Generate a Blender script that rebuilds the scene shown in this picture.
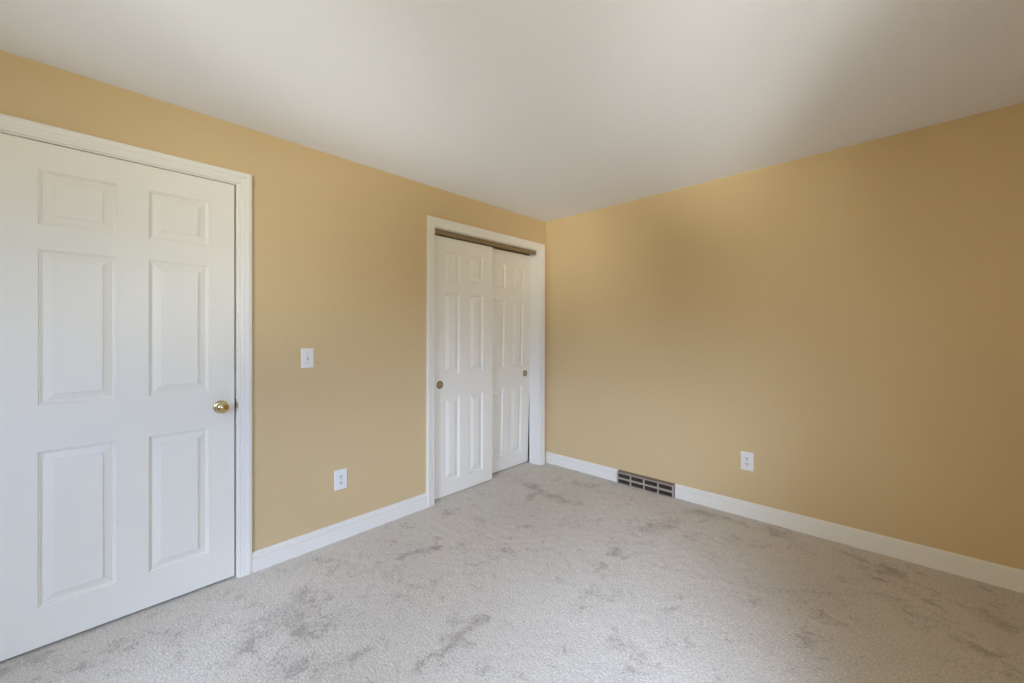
import bpy, bmesh, math, random
from mathutils import Vector, Matrix, noise
random.seed(7)
scene = bpy.context.scene
col = scene.collection
for o in list(bpy.data.objects):
    bpy.data.objects.remove(o)
R = math.radians

# ------------------------------------------------------------------ room numbers (metres)
# back wall = plane y 0, left wall (with both doors) = plane x 0, corner at the origin
CEIL = 2.39
XR = 3.22            # right wall, holds the window that lights the room (outside the frame)
YF = -4.75           # wall behind the camera

# ------------------------------------------------------------------ camera
cam_data = bpy.data.cameras.new('camera')
cam = bpy.data.objects.new('camera', cam_data)
col.objects.link(cam)
YAW, ROLL = 0.7601, -0.0055
fw = Vector((-math.sin(YAW), math.cos(YAW), 0))
rt = Vector((math.cos(YAW), math.sin(YAW), 0))
up = Vector((0, 0, 1))
r2 = math.cos(ROLL) * rt + math.sin(ROLL) * up
u2 = -math.sin(ROLL) * rt + math.cos(ROLL) * up
m = Matrix((r2, u2, -fw)).transposed().to_4x4()
m.translation = Vector((2.5166, -3.1429, 1.2704))
cam.matrix_world = m
cam_data.sensor_fit = 'HORIZONTAL'
cam_data.sensor_width = 36.0
cam_data.lens = 402.56 / 1024 * 36.0
cam_data.shift_y = -6.6 / 1024
cam_data.clip_start = 0.02
cam_data.clip_end = 200
scene.camera = cam

# ------------------------------------------------------------------ view, sky, light
scene.view_settings.view_transform = 'Standard'
scene.view_settings.look = 'None'
scene.view_settings.gamma = 1.0
scene.view_settings.use_curve_mapping = False
scene.view_settings.exposure = -0.07
scene.cycles.use_denoising = True
scene.cycles.use_adaptive_sampling = False
scene.cycles.max_bounces = 14
scene.cycles.diffuse_bounces = 10
scene.cycles.glossy_bounces = 5
scene.cycles.transparent_max_bounces = 8
scene.cycles.sample_clamp_indirect = 6.0

# sky dome over bare ground; LOBES = glow patches added to sky and ground, fitted to light the room:
# (azimuth, elevation, outer and inner radius in degrees, colour)
SKY, GROUND = (0.35, 0.5, 0.8), (2.53, 2.09, 0.29)
LOBES = [(-58, 15, 15, 3, (14.0, 17.6, 25.0)),
         (-55, 26, 12, 4, (13.2, 16.4, 22.9)),
         (-38, 15, 17, 5, (10.2, 12.6, 17.7)),
         (-72, 13, 15, 4, (12.5, 15.5, 22.0)),
         (-48, 38, 14, 5, (49.2, 61.0, 85.2)),
         (-25, 36, 14, 5, (17.7, 21.9, 30.7)),
         (10, 45, 80, 40, (1.4, 2.6, 5.2)),
         (-60, -22, 7.5, 2, (84.0, 86.0, 85.5)),
         (-45, -30, 12, 4, (19.5, 20.2, 20.2)),
         (-68, -14, 10, 3, (22.5, 22.9, 22.3)),
         (-48, -8, 8, 2, (39.0, 40.2, 41.0)),
         (-105, 10, 30, 10, (6.0, 5.7, 4.6))]
world = bpy.data.worlds.new('daylight')
scene.world = world
world.use_nodes = True
nt = world.node_tree
nt.nodes.clear()
w_out = nt.nodes.new('ShaderNodeOutputWorld')
w_bg = nt.nodes.new('ShaderNodeBackground')
w_tc = nt.nodes.new('ShaderNodeTexCoord')
w_sep = nt.nodes.new('ShaderNodeSeparateXYZ')
w_map = nt.nodes.new('ShaderNodeMapRange')
w_map.interpolation_type = 'SMOOTHSTEP'
w_map.inputs['From Min'].default_value = -0.04
w_map.inputs['From Max'].default_value = 0.04
def w_vec(op, a, b):
    t = nt.nodes.new('ShaderNodeVectorMath'); t.operation = op
    for i, v in enumerate((a, b)):
        if isinstance(v, tuple): t.inputs[i].default_value = v
        else: nt.links.new(v, t.inputs[i])
    return t
def w_scaled(fac, c):
    t = nt.nodes.new('ShaderNodeVectorMath'); t.operation = 'SCALE'
    t.inputs[0].default_value = c
    nt.links.new(fac, t.inputs['Scale'])
    return t.outputs[0]
nt.links.new(w_tc.outputs['Generated'], w_sep.inputs[0])
nt.links.new(w_sep.outputs['Z'], w_map.inputs['Value'])
w_sum = w_vec('ADD', w_scaled(w_map.outputs['Result'], tuple(s - g for s, g in zip(SKY, GROUND))), GROUND).outputs[0]
w_dir = w_vec('NORMALIZE', w_tc.outputs['Generated'], (0, 0, 0)).outputs[0]
for az, el, r_out, r_in, c in LOBES:
    d = (math.cos(R(az)) * math.cos(R(el)), math.sin(R(az)) * math.cos(R(el)), math.sin(R(el)))
    t = nt.nodes.new('ShaderNodeMapRange'); t.interpolation_type = 'SMOOTHSTEP'
    t.inputs['From Min'].default_value, t.inputs['From Max'].default_value = math.cos(R(r_out)), math.cos(R(r_in))
    nt.links.new(w_vec('DOT_PRODUCT', w_dir, d).outputs['Value'], t.inputs['Value'])
    w_sum = w_vec('ADD', w_sum, w_scaled(t.outputs['Result'], c)).outputs[0]
nt.links.new(w_sum, w_bg.inputs['Color'])
w_bg.inputs['Strength'].default_value = 1.0
nt.links.new(w_bg.outputs['Background'], w_out.inputs['Surface'])

# window openings: (wall, a0, a1, sill, head)
WIN_R = (-4.40, -2.60, 0.80, 2.06)      # in the right wall, y from, y to
WIN_FILL = (1.60, 2.70, 0.80, 2.06)        # added for fill light, in the wall behind the camera, x from, x to

def portal(name, loc, rot, sx, sy):
    ld = bpy.data.lights.new(name, 'AREA')
    ld.shape = 'RECTANGLE'
    ld.size, ld.size_y = sx, sy
    ld.cycles.is_portal = True
    o = bpy.data.objects.new(name, ld)
    o.location, o.rotation_euler = loc, rot
    col.objects.link(o)
    return o
portal('window_daylight', (XR + .17, (WIN_R[0] + WIN_R[1]) / 2, (WIN_R[2] + WIN_R[3]) / 2), (R(90), 0, R(90)),
       WIN_R[1] - WIN_R[0], WIN_R[3] - WIN_R[2])
portal('window_daylight', ((WIN_FILL[0] + WIN_FILL[1]) / 2, YF - .17, (WIN_FILL[2] + WIN_FILL[3]) / 2), (R(90), 0, 0),
       WIN_FILL[1] - WIN_FILL[0], WIN_FILL[3] - WIN_FILL[2])

# ------------------------------------------------------------------ materials
def mat(name, color, rough=0.5, metal=0.0, spec=0.5, bump=None, mottled=None):
    """bump = (scale, distance, detail); mottled = (scale, amount)"""
    mt = bpy.data.materials.new(name)
    mt.use_nodes = True
    n, l = mt.node_tree.nodes, mt.node_tree.links
    b = n['Principled BSDF']
    b.inputs['Base Color'].default_value = (*color, 1)
    b.inputs['Roughness'].default_value = rough
    b.inputs['Metallic'].default_value = metal
    b.inputs['Specular IOR Level'].default_value = spec
    tc = n.new('ShaderNodeTexCoord')
    if mottled:
        nz = n.new('ShaderNodeTexNoise')
        nz.inputs['Scale'].default_value = mottled[0]
        nz.inputs['Detail'].default_value = 4
        mr = n.new('ShaderNodeMapRange')
        mr.inputs['From Min'].default_value, mr.inputs['From Max'].default_value = 0.3, 0.7
        mr.inputs['To Min'].default_value, mr.inputs['To Max'].default_value = 1 - mottled[1], 1 + mottled[1]
        hs = n.new('ShaderNodeHueSaturation')
        hs.inputs['Color'].default_value = (*color, 1)
        l.new(tc.outputs['Object'], nz.inputs['Vector'])
        l.new(nz.outputs['Fac'], mr.inputs['Value'])
        l.new(mr.outputs['Result'], hs.inputs['Value'])
        l.new(hs.outputs['Color'], b.inputs['Base Color'])
    if bump:
        nz = n.new('ShaderNodeTexNoise')
        nz.inputs['Scale'].default_value = bump[0]
        nz.inputs['Detail'].default_value = bump[2]
        bp = n.new('ShaderNodeBump')
        bp.inputs['Distance'].default_value = bump[1]
        bp.inputs['Strength'].default_value = 0.5
        l.new(tc.outputs['Object'], nz.inputs['Vector'])
        l.new(nz.outputs['Fac'], bp.inputs['Height'])
        l.new(bp.outputs['Normal'], b.inputs['Normal'])
    return mt

M = {}
M['wall'] = mat('tan_wall_paint', (0.665, 0.508, 0.284), 0.55, 0, 0.30, bump=(260, 0.0006, 3), mottled=(1.2, 0.012))
M['ceiling'] = mat('ceiling_paint', (0.862, 0.882, 0.925), 0.85, 0, 0.2, bump=(200, 0.0006, 3))
M['white'] = mat('white_trim_paint', (0.84, 0.815, 0.75), 0.35, 0, 0.45)
M['door'] = mat('white_door_paint', (0.865, 0.84, 0.755), 0.42, 0, 0.40)
M['plate'] = mat('white_plastic', (0.84, 0.84, 0.83), 0.3, 0, 0.5)
M['slot'] = mat('dark_slot', (0.03, 0.03, 0.03), 0.7)
M['screw'] = mat('painted_screw', (0.50, 0.49, 0.47), 0.4, 0.3)
M['brass'] = mat('polished_brass', (0.66, 0.52, 0.27), 0.16, 1.0)
M['antique'] = mat('antique_brass', (0.52, 0.41, 0.26), 0.42, 0.8)
M['pull'] = mat('aged_brass_rim', (0.20, 0.145, 0.075), 0.38, 1.0)
M['track'] = mat('bronze_track', (0.30, 0.225, 0.13), 0.45, 0.35)
M['register'] = mat('taupe_enamel', (0.40, 0.345, 0.30), 0.45, 0, 0.4)
M['regtop'] = mat('shaded_top_brown', (0.21, 0.165, 0.125), 0.45, 0, 0.4)  # brown stands in for top openings lying in shadow
M['louver'] = mat('dark_brown_enamel', (0.115, 0.085, 0.065), 0.55)
M['void'] = mat('interior_shade', (0.10, 0.09, 0.08), 0.9)  # shade behind the doors put into the wall colour
M['glass'] = bpy.data.materials.new('window_glass')
M['glass'].use_nodes = True
n, l = M['glass'].node_tree.nodes, M['glass'].node_tree.links
n.clear()
go = n.new('ShaderNodeOutputMaterial'); gm = n.new('ShaderNodeMixShader')
gt = n.new('ShaderNodeBsdfTransparent'); gg = n.new('ShaderNodeBsdfGlossy')
gg.inputs['Roughness'].default_value = 0.02
gm.inputs['Fac'].default_value = 0.06
l.new(gt.outputs[0], gm.inputs[1]); l.new(gg.outputs[0], gm.inputs[2]); l.new(gm.outputs[0], go.inputs['Surface'])

# carpet: short cut pile, fine speckle, darker patches where the pile lies over
cm = bpy.data.materials.new('carpet_pile')
cm.use_nodes = True
n, l = cm.node_tree.nodes, cm.node_tree.links
b = n['Principled BSDF']
b.inputs['Roughness'].default_value = 0.95
b.inputs['Specular IOR Level'].default_value = 0.1
b.inputs['Sheen Weight'].default_value = 0.15
b.inputs['Sheen Roughness'].default_value = 0.6
tc = n.new('ShaderNodeTexCoord')
def nz(scale, detail, rough=0.55, dist=0.0):
    t = n.new('ShaderNodeTexNoise')
    t.inputs['Scale'].default_value = scale
    t.inputs['Detail'].default_value = detail
    t.inputs['Roughness'].default_value = rough
    t.inputs['Distortion'].default_value = dist
    l.new(tc.outputs['Object'], t.inputs['Vector'])
    return t
def mrange(src, a, bb, c, d, smooth=True):
    t = n.new('ShaderNodeMapRange')
    if smooth: t.interpolation_type = 'SMOOTHSTEP'
    t.inputs['From Min'].default_value, t.inputs['From Max'].default_value = a, bb
    t.inputs['To Min'].default_value, t.inputs['To Max'].default_value = c, d
    l.new(src, t.inputs['Value'])
    return t.outputs['Result']
def math_(op, x, y):
    t = n.new('ShaderNodeMath'); t.operation = op
    for i, v in enumerate((x, y)):
        if isinstance(v, (int, float)): t.inputs[i].default_value = v
        else: l.new(v, t.inputs[i])
    return t.outputs[0]
att = n.new('ShaderNodeAttribute'); att.attribute_name = 'pile_lean'
fleck = nz(58, 4, 0.72, 0.4)          # break-up of the lying-over patches
patch = nz(4.2, 4, 0.58, 0.6)
streak = nz(11, 4, 0.62, 1.0)
big = nz(1.6, 3, 0.5, 0.3)
tuft = nz(105, 2, 0.65)
fibre = nz(270, 1, 0.5)
lean = math_('ADD', math_('MULTIPLY', att.outputs['Fac'], 0.50), mrange(patch.outputs['Fac'], 0.46, 0.70, 0, 0.26))
lean = math_('ADD', lean, mrange(streak.outputs['Fac'], 0.48, 0.70, 0, 0.34))
lean = math_('ADD', lean, math_('MULTIPLY', math_('SUBTRACT', fleck.outputs['Fac'], 0.5), 1.25))
lean_c = mrange(lean, 0.12, 0.74, 0.0, 0.70)
mixc = n.new('ShaderNodeMix'); mixc.data_type = 'RGBA'
mixc.inputs['A'].default_value = (0.625, 0.575, 0.500, 1)
mixc.inputs['B'].default_value = (0.290, 0.238, 0.205, 1)
l.new(lean_c, mixc.inputs['Factor'])
v1 = mrange(tuft.outputs['Fac'], 0.28, 0.72, 0.80, 1.18, False)
v2 = mrange(fibre.outputs['Fac'], 0.28, 0.72, 0.80, 1.20, False)
v3 = mrange(big.outputs['Fac'], 0.3, 0.7, 0.96, 1.04, False)
val = math_('MULTIPLY', math_('MULTIPLY', v1, v2), v3)
hs = n.new('ShaderNodeHueSaturation')
l.new(mixc.outputs['Result'], hs.inputs['Color'])
l.new(val, hs.inputs['Value'])
l.new(hs.outputs['Color'], b.inputs['Base Color'])
hgt = math_('ADD', tuft.outputs['Fac'], math_('MULTIPLY', fibre.outputs['Fac'], 0.5))
bp = n.new('ShaderNodeBump')
bp.inputs['Strength'].default_value = 0.8
bp.inputs['Distance'].default_value = 0.006
l.new(hgt, bp.inputs['Height'])
l.new(bp.outputs['Normal'], b.inputs['Normal'])
M['carpet'] = cm

# ------------------------------------------------------------------ helpers
def quad(bm, pts):
    return bm.faces.new([bm.verts.new(p) for p in pts])

def box(bm, x0, x1, y0, y1, z0, z1, bev=0.0):
    vs = [bm.verts.new((x, y, z)) for x in (x0, x1) for y in (y0, y1) for z in (z0, z1)]
    fs = [(0, 1, 3, 2), (4, 6, 7, 5), (0, 4, 5, 1), (2, 3, 7, 6), (0, 2, 6, 4), (1, 5, 7, 3)]
    faces = [bm.faces.new([vs[i] for i in f]) for f in fs]
    if bev:
        edges = list({e for f in faces for e in f.edges})
        bmesh.ops.bevel(bm, geom=edges, offset=bev, segments=2, affect='EDGES', profile=0.6)

def sweep(bm, rings, closed=False, caps=True):
    """rings: list of equally long point lists, joined one to the next"""
    rv = [[bm.verts.new(p) for p in r] for r in rings]
    k = len(rings[0])
    for a, c in zip(rv, rv[1:]):
        for i in range(k if closed else k - 1):
            j = (i + 1) % k
            bm.faces.new((a[i], a[j], c[j], c[i]))
    if caps:
        bm.faces.new(rv[0]); bm.faces.new(list(reversed(rv[-1])))

def lathe(bm, prof, origin, axis, seg=40):
    """prof: (distance along axis, radius)"""
    axis = Vector(axis).normalized()
    side = Vector((0, 0, 1)) if abs(axis.z) < .9 else Vector((1, 0, 0))
    a = axis.cross(side).normalized(); c = axis.cross(a).normalized()
    o = Vector(origin)
    prev = None
    for d, r in prof:
        if r < 1e-6:
            ring = [bm.verts.new(o + axis * d)]
        else:
            ring = [bm.verts.new(o + axis * d + a * r * math.cos(t * 2 * math.pi / seg) + c * r * math.sin(t * 2 * math.pi / seg)) for t in range(seg)]
        if prev:
            for i in range(seg):
                j = (i + 1) % seg
                f = [prev[i % len(prev)], prev[j % len(prev)], ring[j % len(ring)], ring[i % len(ring)]]
                f = [v for k, v in enumerate(f) if v not in f[:k]]
                if len(f) > 2: bm.faces.new(f)
        prev = ring

def obj(name, bm, material, parent=None, smooth=False, at=(0, 0, 0), lean=None):
    """links bm (built in world coordinates) as one mesh object; `at` is the origin its points are measured from"""
    if lean:
        for v in bm.verts: lean(v)
    bmesh.ops.remove_doubles(bm, verts=bm.verts, dist=1e-5)
    bmesh.ops.recalc_face_normals(bm, faces=bm.faces)
    off = Vector(at)
    for v in bm.verts: v.co -= off
    me = bpy.data.meshes.new(name)
    bm.to_mesh(me); bm.free()
    me.materials.append(material)
    if smooth:
        for p in me.polygons: p.use_smooth = True
        if smooth is not True:
            me.set_sharp_from_angle(angle=R(smooth))
    o = bpy.data.objects.new(name, me)
    col.objects.link(o)
    if parent: o.parent = parent
    else: o.location = off
    return o

def tag(o, label=None, cat=None, group=None, kind=None):
    if label: o['label'] = label
    if cat: o['category'] = cat
    if group: o['group'] = group
    if kind: o['kind'] = kind
    return o

def empty(name, loc):
    o = bpy.data.objects.new(name, None)
    o.location = loc
    o.empty_display_size = 0.1
    col.objects.link(o)
    return o

def holed_wall(bm, u0, u1, z0, z1, holes, place):
    """a wall slab with rectangular holes; place(u, z, side) -> point, side 0 = room face, 1 = far face"""
    us = sorted({u0, u1, *[h[0] for h in holes], *[h[1] for h in holes]})
    zs = sorted({z0, z1, *[h[2] for h in holes], *[h[3] for h in holes]})
    inh = lambda a, c: any(h[0] < a < h[1] and h[2] < c < h[3] for h in holes)
    solid = {}
    for i in range(len(us) - 1):
        for k in range(len(zs) - 1):
            solid[i, k] = not inh((us[i] + us[i + 1]) / 2, (zs[k] + zs[k + 1]) / 2)
    for (i, k), s in solid.items():
        if not s: continue
        a, c, d, e2 = us[i], us[i + 1], zs[k], zs[k + 1]
        for side in (0, 1):
            quad(bm, [place(a, d, side), place(c, d, side), place(c, e2, side), place(a, e2, side)])
        for (di, dk), (p, q) in {(-1, 0): ((a, d), (a, e2)), (1, 0): ((c, d), (c, e2)), (0, -1): ((a, d), (c, d)), (0, 1): ((a, e2), (c, e2))}.items():
            if not solid.get((i + di, k + dk), False):
                quad(bm, [place(*p, 0), place(*q, 0), place(*q, 1), place(*p, 1)])

# ------------------------------------------------------------------ the shell
BLOBS = [(0.46, -1.9, 0.51, -1.7, 0.032, 1), (0.48, -1.76, 0.54, -1.77, 0.024, 0.8), (0.11, -2.23, 0.2, -2.22, 0.04, 0.7), (0.25, -2.15, 0.32, -2.14, 0.039, 0.5), (0.1, -2.33, 0.12, -2.27, 0.024, 0.4), (0.56, -2.68, 0.44, -2.45, 0.143, 0.75), (0.71, -2.54, 0.68, -2.38, 0.084, 0.7), (0.79, -2.67, 0.85, -2.55, 0.089, 0.6), (1.19, -2.27, 1.2, -2.11, 0.027, 0.9), (1.17, -2.11, 1.18, -1.94, 0.035, 0.7), (0.21, -1.35, 0.18, -1.28, 0.044, 0.8), (0.43, -1.31, 0.42, -1.25, 0.036, 0.5), (0.74, -1.35, 0.77, -1.31, 0.035, 0.3), (0.71, -1.19, 0.73, -1.15, 0.029, 0.6), (0.48, -0.81, 0.43, -0.63, 0.049, 0.8), (0.13, -0.55, 0.35, -0.6, 0.055, 0.5), (0.46, -0.61, 0.63, -0.67, 0.049, 0.6), (0.65, -0.65, 0.79, -0.59, 0.058, 0.6), (1.32, -1.04, 1.33, -1.0, 0.032, 0.8), (1.33, -1.21, 1.42, -1.25, 0.056, 0.3), (1.42, -1.53, 1.41, -1.43, 0.036, 0.6), (1.47, -1.59, 1.46, -1.55, 0.017, 0.5), (1.36, -0.64, 1.46, -0.39, 0.068, 0.6), (1.58, -0.56, 1.63, -0.47, 0.028, 0.6), (0.52, -0.26, 0.77, -0.27, 0.054, 0.45), (0.77, -0.27, 0.99, -0.26, 0.051, 0.45), (1.51, -0.14, 1.76, -0.12, 0.054, 0.7), (1.76, -0.15, 2.04, -0.12, 0.059, 0.6), (1.74, -0.38, 1.93, -0.37, 0.063, 0.3), (1.77, -1.31, 1.77, -1.26, 0.023, 0.5), (1.94, -0.94, 1.99, -0.99, 0.032, 0.4), (2.18, -1.01, 2.23, -1.12, 0.038, 0.4), (2.18, -1.27, 2.22, -1.3, 0.028, 0.5), (1.88, -1.44, 1.91, -1.46, 0.024, 0.4), (1.65, -1.65, 1.77, -1.62, 0.037, 0.3), (1.53, -1.91, 1.59, -1.91, 0.021, 0.4), (2.28, -0.12, 2.53, -0.22, 0.05, 0.7), (2.37, -0.17, 2.63, -0.39, 0.068, 0.5), (2.7, -0.33, 2.84, -0.42, 0.053, 0.5), (2.71, -0.67, 2.83, -0.72, 0.043, 0.5), (2.53, -0.49, 2.58, -0.63, 0.051, 0.4), (2.83, -0.1, 2.92, -0.12, 0.037, 0.5), (0.72, -1.93, 0.77, -1.92, 0.027, 0.3), (0.77, -1.99, 0.82, -1.94, 0.016, 0.4), (0.16, -1.62, 0.17, -1.58, 0.03, 0.4), (0.05, -2.95, 0.07, -2.9, 0.025, 0.5), (0.18, -3.07, 0.16, -3.03, 0.028, 0.4), (0.46, -2.88, 0.44, -2.85, 0.021, 0.4), (0.34, -2.76, 0.35, -2.71, 0.029, 0.5), (0.63, -2.78, 0.61, -2.74, 0.029, 0.5), (0.06, -3.37, 0.05, -3.33, 0.042, 0.7), (0.37, -3.09, 0.35, -3.07, 0.025, 0.4), (0.27, -3.14, 0.23, -3.16, 0.015, 0.4), (0.72, -2.18, 0.91, -2.19, 0.045, 0.25), (0.34, -2.26, 0.5, -2.23, 0.035, 0.3), (0.57, -2.05, 0.57, -2.01, 0.021, 0.3), (0.43, -1.62, 0.49, -1.62, 0.027, 0.35), (0.82, -1.55, 0.86, -1.55, 0.023, 0.3), (1.56, -1.29, 1.63, -1.33, 0.043, 0.25), (1.95, -1.22, 2.0, -1.33, 0.031, 0.35)]
def pile_lean(x, y):
    best = 0.0
    wob = 0.035 * noise.noise((x * 9, y * 9, 1.3)), 0.035 * noise.noise((x * 9, y * 9, 7.9))
    x, y = x + wob[0], y + wob[1]
    for ax, ay, bx, by, r, s in BLOBS:
        if min(ax, bx) - 3 * r > x or max(ax, bx) + 3 * r < x or min(ay, by) - 3 * r > y or max(ay, by) + 3 * r < y: continue
        dx, dy = bx - ax, by - ay
        t = max(0, min(1, ((x - ax) * dx + (y - ay) * dy) / (dx * dx + dy * dy + 1e-9)))
        d2 = (x - ax - t * dx) ** 2 + (y - ay - t * dy) ** 2
        best = max(best, s * math.exp(-d2 / (r * r)))
    return best
bm = bmesh.new()
lay = bm.verts.layers.float.new('pile_lean')
X0, Y0 = -0.72, YF - 0.10
X1, Y1 = XR + 0.10, 0.10
step = 0.014
nx, ny = int((X1 - X0) / step), int((Y1 - Y0) / step)
grid = []
for i in range(nx + 1):
    row = []
    for j in range(ny + 1):
        x, y = X0 + (X1 - X0) * i / nx, Y0 + (Y1 - Y0) * j / ny
        h = 0.0025 * noise.noise((x * 26, y * 26, 0)) + 0.0012 * noise.noise((x * 70, y * 70, 3))
        v = bm.verts.new((x, y, h))
        pl = pile_lean(x, y)
        v[lay] = pl
        v.co.z -= 0.002 * pl
        row.append(v)
    grid.append(row)
for i in range(nx):
    for j in range(ny):
        bm.faces.new((grid[i][j], grid[i + 1][j], grid[i + 1][j + 1], grid[i][j + 1]))
fl = obj('floor', bm, M['carpet'], smooth=True)
tag(fl, 'light grey beige cut pile carpet with darker trodden patches', 'floor', kind='structure')

bm = bmesh.new(); box(bm, -0.75, XR + .3, YF - .3, .15, CEIL, CEIL + .12)
tag(obj('ceiling', bm, M['ceiling']), 'plain smooth white ceiling above the tan walls', 'ceiling', kind='structure')

T = 0.12
DOOR_HOLE = (-3.418, -2.588, -0.05, 2.092)
CLOSET_HOLE = (-1.369, -0.094, -0.05, 2.108)
bm = bmesh.new()
holed_wall(bm, YF - .05, 0.12, -0.05, CEIL + .02, [DOOR_HOLE, CLOSET_HOLE], lambda u, z, s: (-T * s, u, z))
tag(obj('wall_left', bm, M['wall']), 'tan painted wall holding the white entry door and sliding closet doors', 'wall', kind='structure')
bm = bmesh.new(); box(bm, -0.02, XR + .02, 0, .12, -0.05, CEIL + .02)
tag(obj('wall_back', bm, M['wall']), 'blank tan painted wall above the floor register', 'wall', kind='structure')
bm = bmesh.new()
holed_wall(bm, YF - .05, .1, -0.05, CEIL + .02, [WIN_R], lambda u, z, s: (XR + .16 * s, u, z))
tag(obj('wall_right', bm, M['wall']), 'tan painted wall holding the wide side window', 'wall', kind='structure')
bm = bmesh.new()
holed_wall(bm, -.1, XR + .1, -0.05, CEIL + .02, [WIN_FILL], lambda u, z, s: (u, YF - .16 * s, z))
tag(obj('wall_front', bm, M['wall']), 'tan painted wall with an added window opposite the register wall', 'wall', kind='structure')
# shells behind the two door openings; the hall one added to stop sky light leaking
bm = bmesh.new()
holed_wall(bm, -1.50, 0.06, -0.05, CEIL + .02, [], lambda u, z, s: (-.72 - .05 * s, u, z))
box(bm, -.75, -T, -1.50, -1.45, -.05, CEIL); box(bm, -.75, -T, 0.0, .05, -.05, CEIL)
tag(obj('wall_closet', bm, M['void']), 'closet interior in painted shade behind the sliding doors', 'wall', kind='structure')
bm = bmesh.new()
box(bm, -.77, -.72, -3.55, -2.40, -.05, CEIL); box(bm, -.75, -T, -3.55, -3.50, -.05, CEIL); box(bm, -.75, -T, -2.45, -2.40, -.05, CEIL)
tag(obj('wall_light_block', bm, M['void']), 'added dark light block behind the closed entry door', 'wall', kind='structure')

# ------------------------------------------------------------------ door leaves
def lean_y(k):
    def f(v): v.co.y += k * v.co.z
    return f

PROFILE = [(0.0, 0.0), (0.0020, -0.0060), (0.0065, -0.0066), (0.0082, -0.0125), (0.0150, -0.0130)]
def door_leaf(name, xf, y0, y1, z0, z1, thick, rows, cols, bevel, lean, step=0.0):
    """stiles and rails as the door's own mesh, six raised panels as its children. xf: front face x"""
    holes = [(c0, c1, r0, r1) for (c0, c1) in cols for (r0, r1) in rows]
    us = sorted({y0, y1, *[c for p in cols for c in p]}); zs = sorted({z0, z1, *[r for p in rows for r in p]})
    root_at = (xf, (y0 + y1) / 2, z0)
    bm = bmesh.new()
    for i in range(len(us) - 1):
        for k in range(len(zs) - 1):
            a, c, d, e2 = us[i], us[i + 1], zs[k], zs[k + 1]
            if any(h[0] < (a + c) / 2 < h[1] and h[2] < (d + e2) / 2 < h[3] for h in holes): continue
            quad(bm, [(xf, a, d), (xf, c, d), (xf, c, e2), (xf, a, e2)])
    r = 0.0015
    o1 = [(y0, z0), (y1, z0), (y1, z1), (y0, z1)]
    # eased outer edge, sides, back
    ring = lambda x, g: [(x, y0 - g, z0 - g), (x, y1 + g, z0 - g), (x, y1 + g, z1 + g), (x, y0 - g, z1 + g)]
    sweep(bm, [ring(xf, 0), ring(xf - r * .4, r * .7), ring(xf - r, r), ring(xf - thick, r)], closed=True, caps=False)
    quad(bm, ring(xf - thick, r))
    for h in holes:       # reveals around each panel
        q = lambda x, g: [(x, h[0] + g, h[2] + g), (x, h[1] - g, h[2] + g), (x, h[1] - g, h[3] - g), (x, h[0] + g, h[3] - g)]
        sweep(bm, [q(xf, 0), q(xf + PROFILE[1][1], PROFILE[1][0])], closed=True, caps=False)
    d = obj(name, bm, M['door'], at=root_at, lean=lean)
    for h in holes:
        bm = bmesh.new()
        q = lambda x, g: [(x, h[0] + g, h[2] + g), (x, h[1] - g, h[2] + g), (x, h[1] - g, h[3] - g), (x, h[0] + g, h[3] - g)]
        rings = [q(xf + dx, g) for g, dx in PROFILE[1:]]
        rings += [q(xf - .0122, .0160), q(xf - .0016 - step, .0160 + bevel), q(xf - .0014, .0160 + bevel + .0008), q(xf - .0010, .0160 + bevel + .004)]
        sweep(bm, rings, closed=True, caps=False)
        quad(bm, rings[-1])
        obj('raised_panel', bm, M['door'], d, at=root_at, lean=lean)
    return d

L1 = lean_y(0.0045)
d1 = door_leaf('door_1', -0.004, -3.398, -2.6205, 0.014, 2.067, 0.035,
               [(0.172, 0.806), (0.994, 1.630), (1.731, 1.955)], [(-3.290, -3.0615), (-2.955, -2.728)], 0.026, L1, step=.0045)
tag(d1, 'closed white six panel entry door with a round brass knob', 'door', kind='structure')
# knob
kc = Vector((-0.004, -2.679 + .004, 0.908)); da = (-0.004, (-3.398 - 2.6205) / 2, 0.014)
bm = bmesh.new()
lathe(bm, [(0.008, 0.0), (0.008, 0.0125), (0.026, 0.0110), (0.030, 0.0135), (0.033, 0.0205), (0.038, 0.0258), (0.044, 0.0280), (0.050, 0.0275), (0.055, 0.0250), (0.059, 0.0205), (0.0605, 0.0150), (0.0600, 0.0125), (0.0610, 0.0105), (0.0625, 0.0050), (0.0628, 0.0)], kc, (1, 0, 0), 48)
kn = obj('door_knob', bm, M['brass'], d1, smooth=50, at=da)
kn['label'] = 'round brass door knob'
bm = bmesh.new()
lathe(bm, [(0.0, 0.0325), (0.003, 0.0325), (0.0055, 0.0305), (0.0075, 0.0265), (0.0085, 0.0200), (0.0100, 0.0150), (0.0100, 0.0120)], kc, (1, 0, 0), 48)
obj('rosette', bm, M['brass'], kn, smooth=50, at=da)
# latch in the door's edge
bm = bmesh.new(); box(bm, -0.030, -0.012, -2.6175, -2.6115, 0.882, 0.936, .001)
obj('latch', bm, M['antique'], d1, at=da)['label'] = 'brass latch in the door edge'

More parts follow.
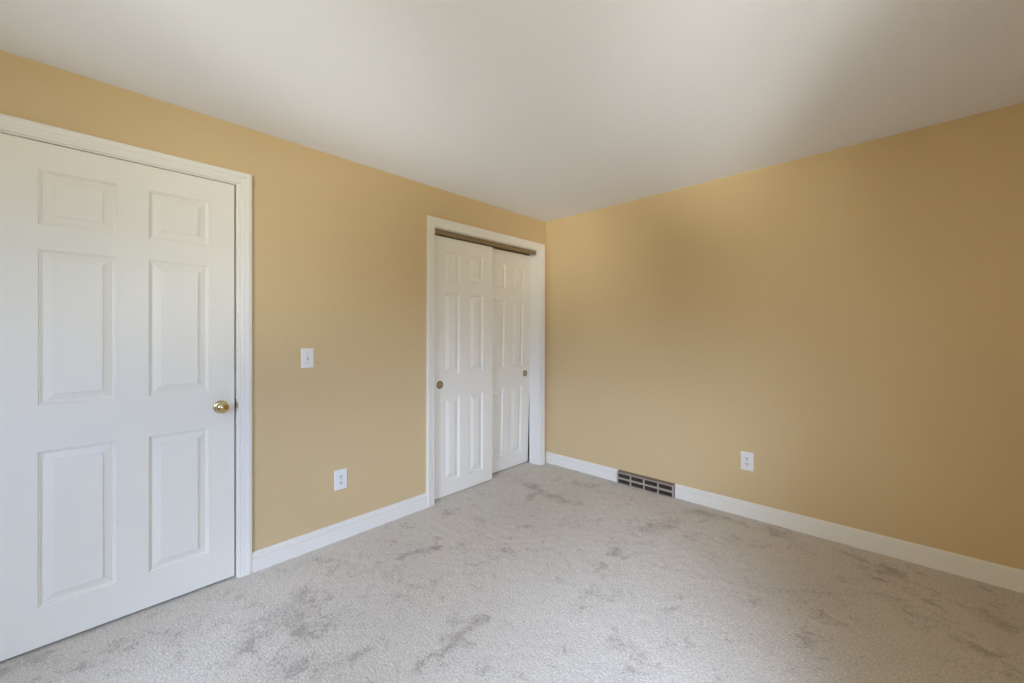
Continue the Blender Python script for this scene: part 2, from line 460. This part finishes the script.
# two sliding closet leaves; the rear one has swung back at its foot
C_ROWS = [(0.140, 0.775), (0.969, 1.591), (1.708, 1.922)]
LC = lean_y(0.0105)
xa = -0.048
d2 = door_leaf('door_2', xa, -1.331, -0.7075, 0.008, 2.043, 0.034, [(0.122, 0.781), (0.966, 1.605), (1.703, 1.938)],
               [(-1.229, -1.075), (-0.972, -0.818)], 0.031, LC)
tag(d2, 'white six panel sliding closet door hanging in front, on the near side', 'door', kind='structure')
xb = -0.092
def LR(v):
    t = (2.05 - v.co.z)
    v.co.x -= 0.026 * t
    v.co.y += 0.013 * v.co.z
d3 = door_leaf('door_3', xb, -0.749, -0.1255, 0.010, 2.047, 0.034, C_ROWS,
               [(-0.647, -0.493), (-0.390, -0.236)], 0.031, LR)
tag(d3, 'white six panel sliding closet door behind, nearest the room corner', 'door', kind='structure')
def finger_pull(door, x, y, z, at):
    bm = bmesh.new()
    lathe(bm, [(0.0, 0.0300), (0.0030, 0.0290), (0.0036, 0.0270), (0.0030, 0.0245), (0.0012, 0.0225)], (x, y, z), (1, 0, 0), 40)
    ring = obj('finger_pull', bm, M['pull'], door, smooth=50, at=at)
    ring['label'] = 'round antique brass finger pull'
    bm = bmesh.new()
    lathe(bm, [(0.0014, 0.0232), (0.0010, 0.0215), (0.0007, 0.0160), (0.0006, 0.0080), (0.0006, 0.0)], (x, y, z), (1, 0, 0), 40)
    obj('cup', bm, M['antique'], ring, smooth=True, at=at)
finger_pull(d2, xa + .0005, -1.263, 0.885, (xa, (-1.331 - .7075) / 2, .008))
finger_pull(d3, xb - .026 * 1.16 + .0005, -0.186, 0.892, (xb, (-.749 - .1255) / 2, .010))

# ------------------------------------------------------------------ door trims: mitred casing and jambs
CASING = [(0.0, 0.0), (0.0, 0.0085), (0.002, 0.0105), (0.007, 0.0115), (0.009, 0.0100), (0.012, 0.0100), (0.017, 0.0125), (0.030, 0.0140), (0.036, 0.0140), (0.038, 0.0160), (0.046, 0.0180), (0.057, 0.0185), (0.060, 0.0172), (0.0655, 0.0165), (0.0665, 0.0155), (0.0665, 0.0)]
def trim(name, label, yl, yr, zt, jl, jr, jt, leanL, leanR, jamb_depth=0.12, width=0.0665):
    """yl, yr, zt: inner edges of the casing at the floor; jl, jr, jt: faces of the jambs"""
    at = (0, (yl + yr) / 2, 0)
    root = empty(name, at)
    tag(root, label, 'door trim', kind='structure')
    g = 0.0003
    CAS = [(w * width / 0.0665, d) for w, d in CASING]
    def bend(v):
        t = (v.co.y - yl) / (yr - yl)
        v.co.y += (leanL * (1 - t) + leanR * t) * v.co.z
    bm = bmesh.new()
    sweep(bm, [[(d, yl - w, -.01) for w, d in CAS], [(d, yl - w, zt + w - g) for w, d in CAS]])
    obj('side_casing', bm, M['white'], root, at=at, lean=bend)
    bm = bmesh.new()
    sweep(bm, [[(d, yr + w, zt + w - g) for w, d in CAS], [(d, yr + w, -.01) for w, d in CAS]])
    obj('side_casing', bm, M['white'], root, at=at, lean=bend)
    bm = bmesh.new()
    sweep(bm, [[(d, yl - w + g, zt + w) for w, d in CAS], [(d, yr + w - g, zt + w) for w, d in CAS]])
    obj('head_casing', bm, M['white'], root, at=at, lean=bend)
    for y0, y1 in ((jl - .018, jl), (jr, jr + .018)):
        bm = bmesh.new(); box(bm, -jamb_depth, 0.0004, y0, y1, -.01, jt + .018, .0006)
        obj('side_jamb', bm, M['white'], root, at=at, lean=bend)
    bm = bmesh.new(); box(bm, -jamb_depth, 0.0004, jl, jr, jt, jt + .018, .0006)
    obj('head_jamb', bm, M['white'], root, at=at, lean=bend)
    return root, bend, at
t1, bend1, at1 = trim('trim_1', 'white moulded casing around the closed entry door', -3.410, -2.6035, 2.0775, -3.404, -2.6115, 2.0715, .0045, .0045, width=.0600)
bm = bmesh.new(); box(bm, -.055, -.041, -3.404, -3.392, 0, 2.071); box(bm, -.055, -.041, -2.6235, -2.6115, 0, 2.071); box(bm, -.055, -.041, -3.404, -2.6115, 2.059, 2.071)
obj('door_stop', bm, M['white'], t1, at=at1, lean=bend1)
bm = bmesh.new()
box(bm, -.034, -.001, -2.6122, -2.6108, 0.876, 0.942, .0004)
# lip of the strike plate curling out over the jamb's edge
sweep(bm, [[(-.002, -2.6122, z), (.004, -2.6118, z), (.008, -2.609, z), (.009, -2.6070, z), (.0102, -2.6070, z), (.0090, -2.6105, z), (.005, -2.6132, z), (-.002, -2.6136, z)] for z in (.893, .897, .921, .925)], closed=True)
obj('strike_plate', bm, M['antique'], t1, at=at1, lean=bend1)['label'] = 'brass strike plate on the jamb'

t2, bend2, at2 = trim('trim_2', 'white moulded casing around the sliding closet doors', -1.3605, -0.1190, 2.0935, -1.355, -0.1245, 2.0895, .0085, .0100, jamb_depth=.125)

# bronze head track of the closet doors
tr_at = (-0.036, -.73, 2.0895)
tr = empty('door_track', tr_at)
tag(tr, 'bronze metal sliding door track under the closet head jamb', 'track')
bm = bmesh.new()
sweep(bm, [[(x, y, z) for x, z in ((-.0365, 2.0895), (-.0350, 2.0885), (-.0350, 2.0790), (-.0365, 2.0775), (-.0365, 2.0555), (-.0345, 2.0540), (-.0345, 2.0510), (-.0385, 2.0510), (-.0385, 2.0895))] for y in (-1.3535, -.1260)], closed=True)
obj('fascia', bm, M['track'], tr, at=tr_at, lean=bend2)
bm = bmesh.new()
box(bm, -.124, -.0385, -1.3535, -.1260, 2.0865, 2.0895)
box(bm, -.0865, -.0845, -1.3535, -.1260, 2.0700, 2.0865)
box(bm, -.124, -.122, -1.3535, -.1260, 2.0600, 2.0865)
obj('rail', bm, M['track'], tr, at=tr_at, lean=bend2)

# ------------------------------------------------------------------ baseboards
BB = [(0.0, -.01), (0.0145, -.01), (0.0145, 0.0725), (0.0135, 0.0740), (0.0085, 0.0745), (0.0085, 0.0780), (0.0130, 0.0790), (0.0130, 0.0900), (0.0115, 0.0925), (0.0070, 0.0930), (0.0070, 0.0960), (0.0090, 0.0980), (0.0075, 0.1040), (0.0045, 0.1065), (0.0, 0.1068)]
def baseboard(name, ends, place, label):
    bm = bmesh.new()
    sweep(bm, [[place(u, d, z) for d, z in BB] for u in ends])
    tag(obj(name, bm, M['white']), label, 'baseboard', kind='structure')
PL = lambda u, d, z: (d, u, z)
PB = lambda u, d, z: (u, -d, z)
baseboard('baseboard_left', (-2.5425, -1.4265), PL, 'white baseboard between the entry door and closet casings')
baseboard('baseboard_left', (YF, -3.4765), PL, 'white baseboard on the far side of the entry door from the closet')
baseboard('baseboard_back', (0.0, 0.783), PB, 'short white baseboard from the room corner to the floor register')
baseboard('baseboard_back', (1.277, XR), PB, 'long white baseboard running from the register past the wall outlet')
baseboard('baseboard_right', (YF, 0), lambda u, d, z: (XR - d, u, z), 'white baseboard under the side window')
baseboard('baseboard_front', (0, XR), lambda u, d, z: (u, YF + d, z), 'white baseboard on the wall with the added window opposite the register')

# ------------------------------------------------------------------ windows (outside the frame; they light the room, the front one added as fill)
def window(name, place, a0, a1, s0, s1, label):
    """place(u, depth from the room face into the wall, z)"""
    at = place((a0 + a1) / 2, .08, s0)
    root = empty(name, at)
    tag(root, label, 'window', kind='structure')
    def pbox(bm, u0, u1, d0, d1, z0, z1):
        p, q = place(u0, d0, z0), place(u1, d1, z1)
        box(bm, *sorted((p[0], q[0])), *sorted((p[1], q[1])), *sorted((p[2], q[2])))
    bm = bmesh.new()
    for u0, u1, z0, z1 in ((a0, a0 + .03, s0, s1), (a1 - .03, a1, s0, s1), (a0, a1, s0, s0 + .03), (a0, a1, s1 - .03, s1)):
        pbox(bm, u0, u1, .0, .155, z0, z1)
    obj('window_frame', bm, M['white'], root, at=at)
    mid = (s0 + s1) / 2
    for z0, z1, d in ((s0 + .03, mid + .02, .07), (mid - .02, s1 - .03, .11)):
        bm = bmesh.new()
        for u0, u1, za, zb in ((a0 + .03, a0 + .07, z0, z1), (a1 - .07, a1 - .03, z0, z1), (a0 + .03, a1 - .03, z0, z0 + .04), (a0 + .03, a1 - .03, z1 - .04, z1)):
            pbox(bm, u0, u1, d, d + .035, za, zb)
        s = obj('sash', bm, M['white'], root, at=at)
        bm = bmesh.new(); pbox(bm, a0 + .07, a1 - .07, d + .015, d + .019, z0 + .04, z1 - .04)
        obj('pane', bm, M['glass'], s, at=at)
    bm = bmesh.new()
    for u0, u1, z0, z1 in ((a0 - .065, a0 + .005, s0 - .02, s1 + .065), (a1 - .005, a1 + .065, s0 - .02, s1 + .065), (a0 + .005, a1 - .005, s1 - .005, s1 + .065)):
        pbox(bm, u0, u1, -.016, 0, z0, z1)
    pbox(bm, a0 - .08, a1 + .08, -.04, .05, s0 - .02, s0)
    obj('window_casing', bm, M['white'], root, at=at)
window('window_1', lambda u, d, z: (XR + d, u, z), *WIN_R, 'wide white double hung window in the side wall')
window('fill_window', lambda u, d, z: (u, YF - d, z), *WIN_FILL, 'added white double hung fill window opposite the register wall')

# ------------------------------------------------------------------ outlets and switch
def plate_things(root, w, h, face, kind):
    """face(u, d, z) -> point, u to the right, d out of the wall, z from the plate's centre"""
    at = root.location
    def blk(bm, u0, u1, d0, d1, z0, z1, bev=0.0):
        p, q = face(u0, d0, z0), face(u1, d1, z1)
        box(bm, *sorted((p[0], q[0])), *sorted((p[1], q[1])), *sorted((p[2], q[2])), bev)
    bm = bmesh.new()
    rings = []
    for g, d in ((0, 0), (0, .0030), (.0015, .0048), (.005, .0058), (.008, .0060)):
        rings.append([face(-w / 2 + g, d, -h / 2 + g), face(w / 2 - g, d, -h / 2 + g), face(w / 2 - g, d, h / 2 - g), face(-w / 2 + g, d, h / 2 - g)])
    sweep(bm, rings, closed=True)
    obj('cover_plate', bm, M['plate'], root, at=at)
    out = Vector(face(0, 1, 0)) - Vector(face(0, 0, 0))
    def disc(name, parent, u, z, r, d0, d1, material, flat=0):
        bm = bmesh.new()
        pts = []
        for k in range(28):
            a = k * 2 * math.pi / 28
            zz = r * math.sin(a)
            if flat: zz = max(-flat, min(flat, zz))
            pts.append((u + r * math.cos(a), z + zz))
        sweep(bm, [[face(a, d, c) for a, c in pts] for d in (d0, d1)], closed=True)
        return obj(name, bm, material, parent, at=at)
    if kind == 'outlet':
        for zc in (.0195, -.0195):
            f = disc('receptacle', root, 0, zc, .0172, .0050, .0076, M['plate'], flat=.0140)
            for u, hh in ((-.0064, .0052), (.0064, .0042)):
                bm = bmesh.new(); blk(bm, u - .0019, u + .0019, .0070, .0079, zc + .0035 - hh, zc + .0035 + hh)
                obj('slot', bm, M['slot'], f, at=at)
            disc('ground_hole', f, 0, zc - .0075, .0036, .0070, .0079, M['slot'])
        disc('screw', root, 0, 0, .0032, .0055, .0068, M['screw'])
    else:
        bm = bmesh.new(); blk(bm, -.0052, .0052, .0050, .0064, -.0120, .0120)
        obj('toggle_slot', bm, M['screw'], root, at=at)
        bm = bmesh.new()
        sweep(bm, [[face(-.0036, d, z), face(.0036, d, z), face(.0036, d2, z2), face(-.0036, d2, z2)] for d, z, d2, z2 in ((.005, -.004, .005, .0065), (.0145, .0035, .0125, .0110))], closed=True)
        obj('toggle', bm, M['plate'], root, at=at)
        for z in (.0301, -.0301):
            disc('screw', root, 0, z, .0034, .0055, .0070, M['screw'])
c = (0, -2.2525, 1.1405)
r = empty('light_switch', c)
tag(r, 'white toggle light switch on the tan wall beside the entry door', 'light switch')
plate_things(r, .069, .115, lambda u, d, z: (c[0] + d, c[1] + u, c[2] + z), 'switch')
c2 = (0, -2.059, .3725)
r = empty('power_outlet', c2)
tag(r, 'white duplex outlet low on the wall between entry door and closet', 'outlet')
plate_things(r, .079, .124, lambda u, d, z: (c2[0] + d, c2[1] + u, c2[2] + z), 'outlet')
c3 = (1.772, 0, .3865)
r = empty('power_outlet', c3)
tag(r, 'white duplex outlet on the blank wall above the long baseboard', 'outlet')
plate_things(r, .079, .127, lambda u, d, z: (c3[0] + u, c3[1] - d, c3[2] + z), 'outlet')

# ------------------------------------------------------------------ baseboard register
VX0, VX1, VD, VH = 0.790, 1.274, 0.034, 0.094
va = ((VX0 + VX1) / 2, 0, 0)
v = empty('air_register', va)
tag(v, 'taupe metal air register with eight slots set into the baseboard', 'vent')
bm = bmesh.new()
# front grille: rim and bars, slots left open
cols = []
rim, bar = .013, .014
wcell = (VX1 - VX0 - 2 * rim - 3 * bar) / 4
for k in range(4):
    a = VX0 + rim + k * (wcell + bar)
    cols.append((a, a + wcell))
rows = [(.006, .039), (.055, .087)]
holed_wall(bm, VX0, VX1, 0, VH, [(a, c, d, e2) for a, c in cols for d, e2 in rows], lambda u, z, s: (u, -VD + .004 * s, z))
obj('grille', bm, M['register'], v, at=va)
prof = [(-VD + .004, 0), (-VD + .004, VH), (-.006, .104), (0, .104), (0, 0)]
for x0, x1 in ((VX0, VX0 + .004), (VX1 - .004, VX1)):
    bm = bmesh.new()
    sweep(bm, [[(x, y, z) for y, z in prof] for x in (x0, x1)], closed=True)
    obj('end_cap', bm, M['register'], v, at=va)
bm = bmesh.new()
sweep(bm, [[(x, y, z) for y, z in ((-VD + .0045, VH - .003), (-VD + .0045, VH), (-VD + .006, VH + .002), (-.006, .105), (0, .1065), (0, .102), (-.006, .101))] for x in (VX0 + .004, VX1 - .004)], closed=True)
obj('sloped_top', bm, M['regtop'], v, at=va)
bm = bmesh.new()
box(bm, VX0 + .004, VX1 - .004, -.012, -.010, 0.002, .098)
nf = 44
for k in range(nf):
    x = VX0 + .012 + (VX1 - VX0 - .024) * k / (nf - 1)
    quad(bm, [(x - .003, -VD + .0055, .004), (x + .003, -.012, .004), (x + .003, -.012, .090), (x - .003, -VD + .0055, .090)])
obj('louver', bm, M['louver'], v, at=va)['label'] = 'dark brown louvers behind the grille'
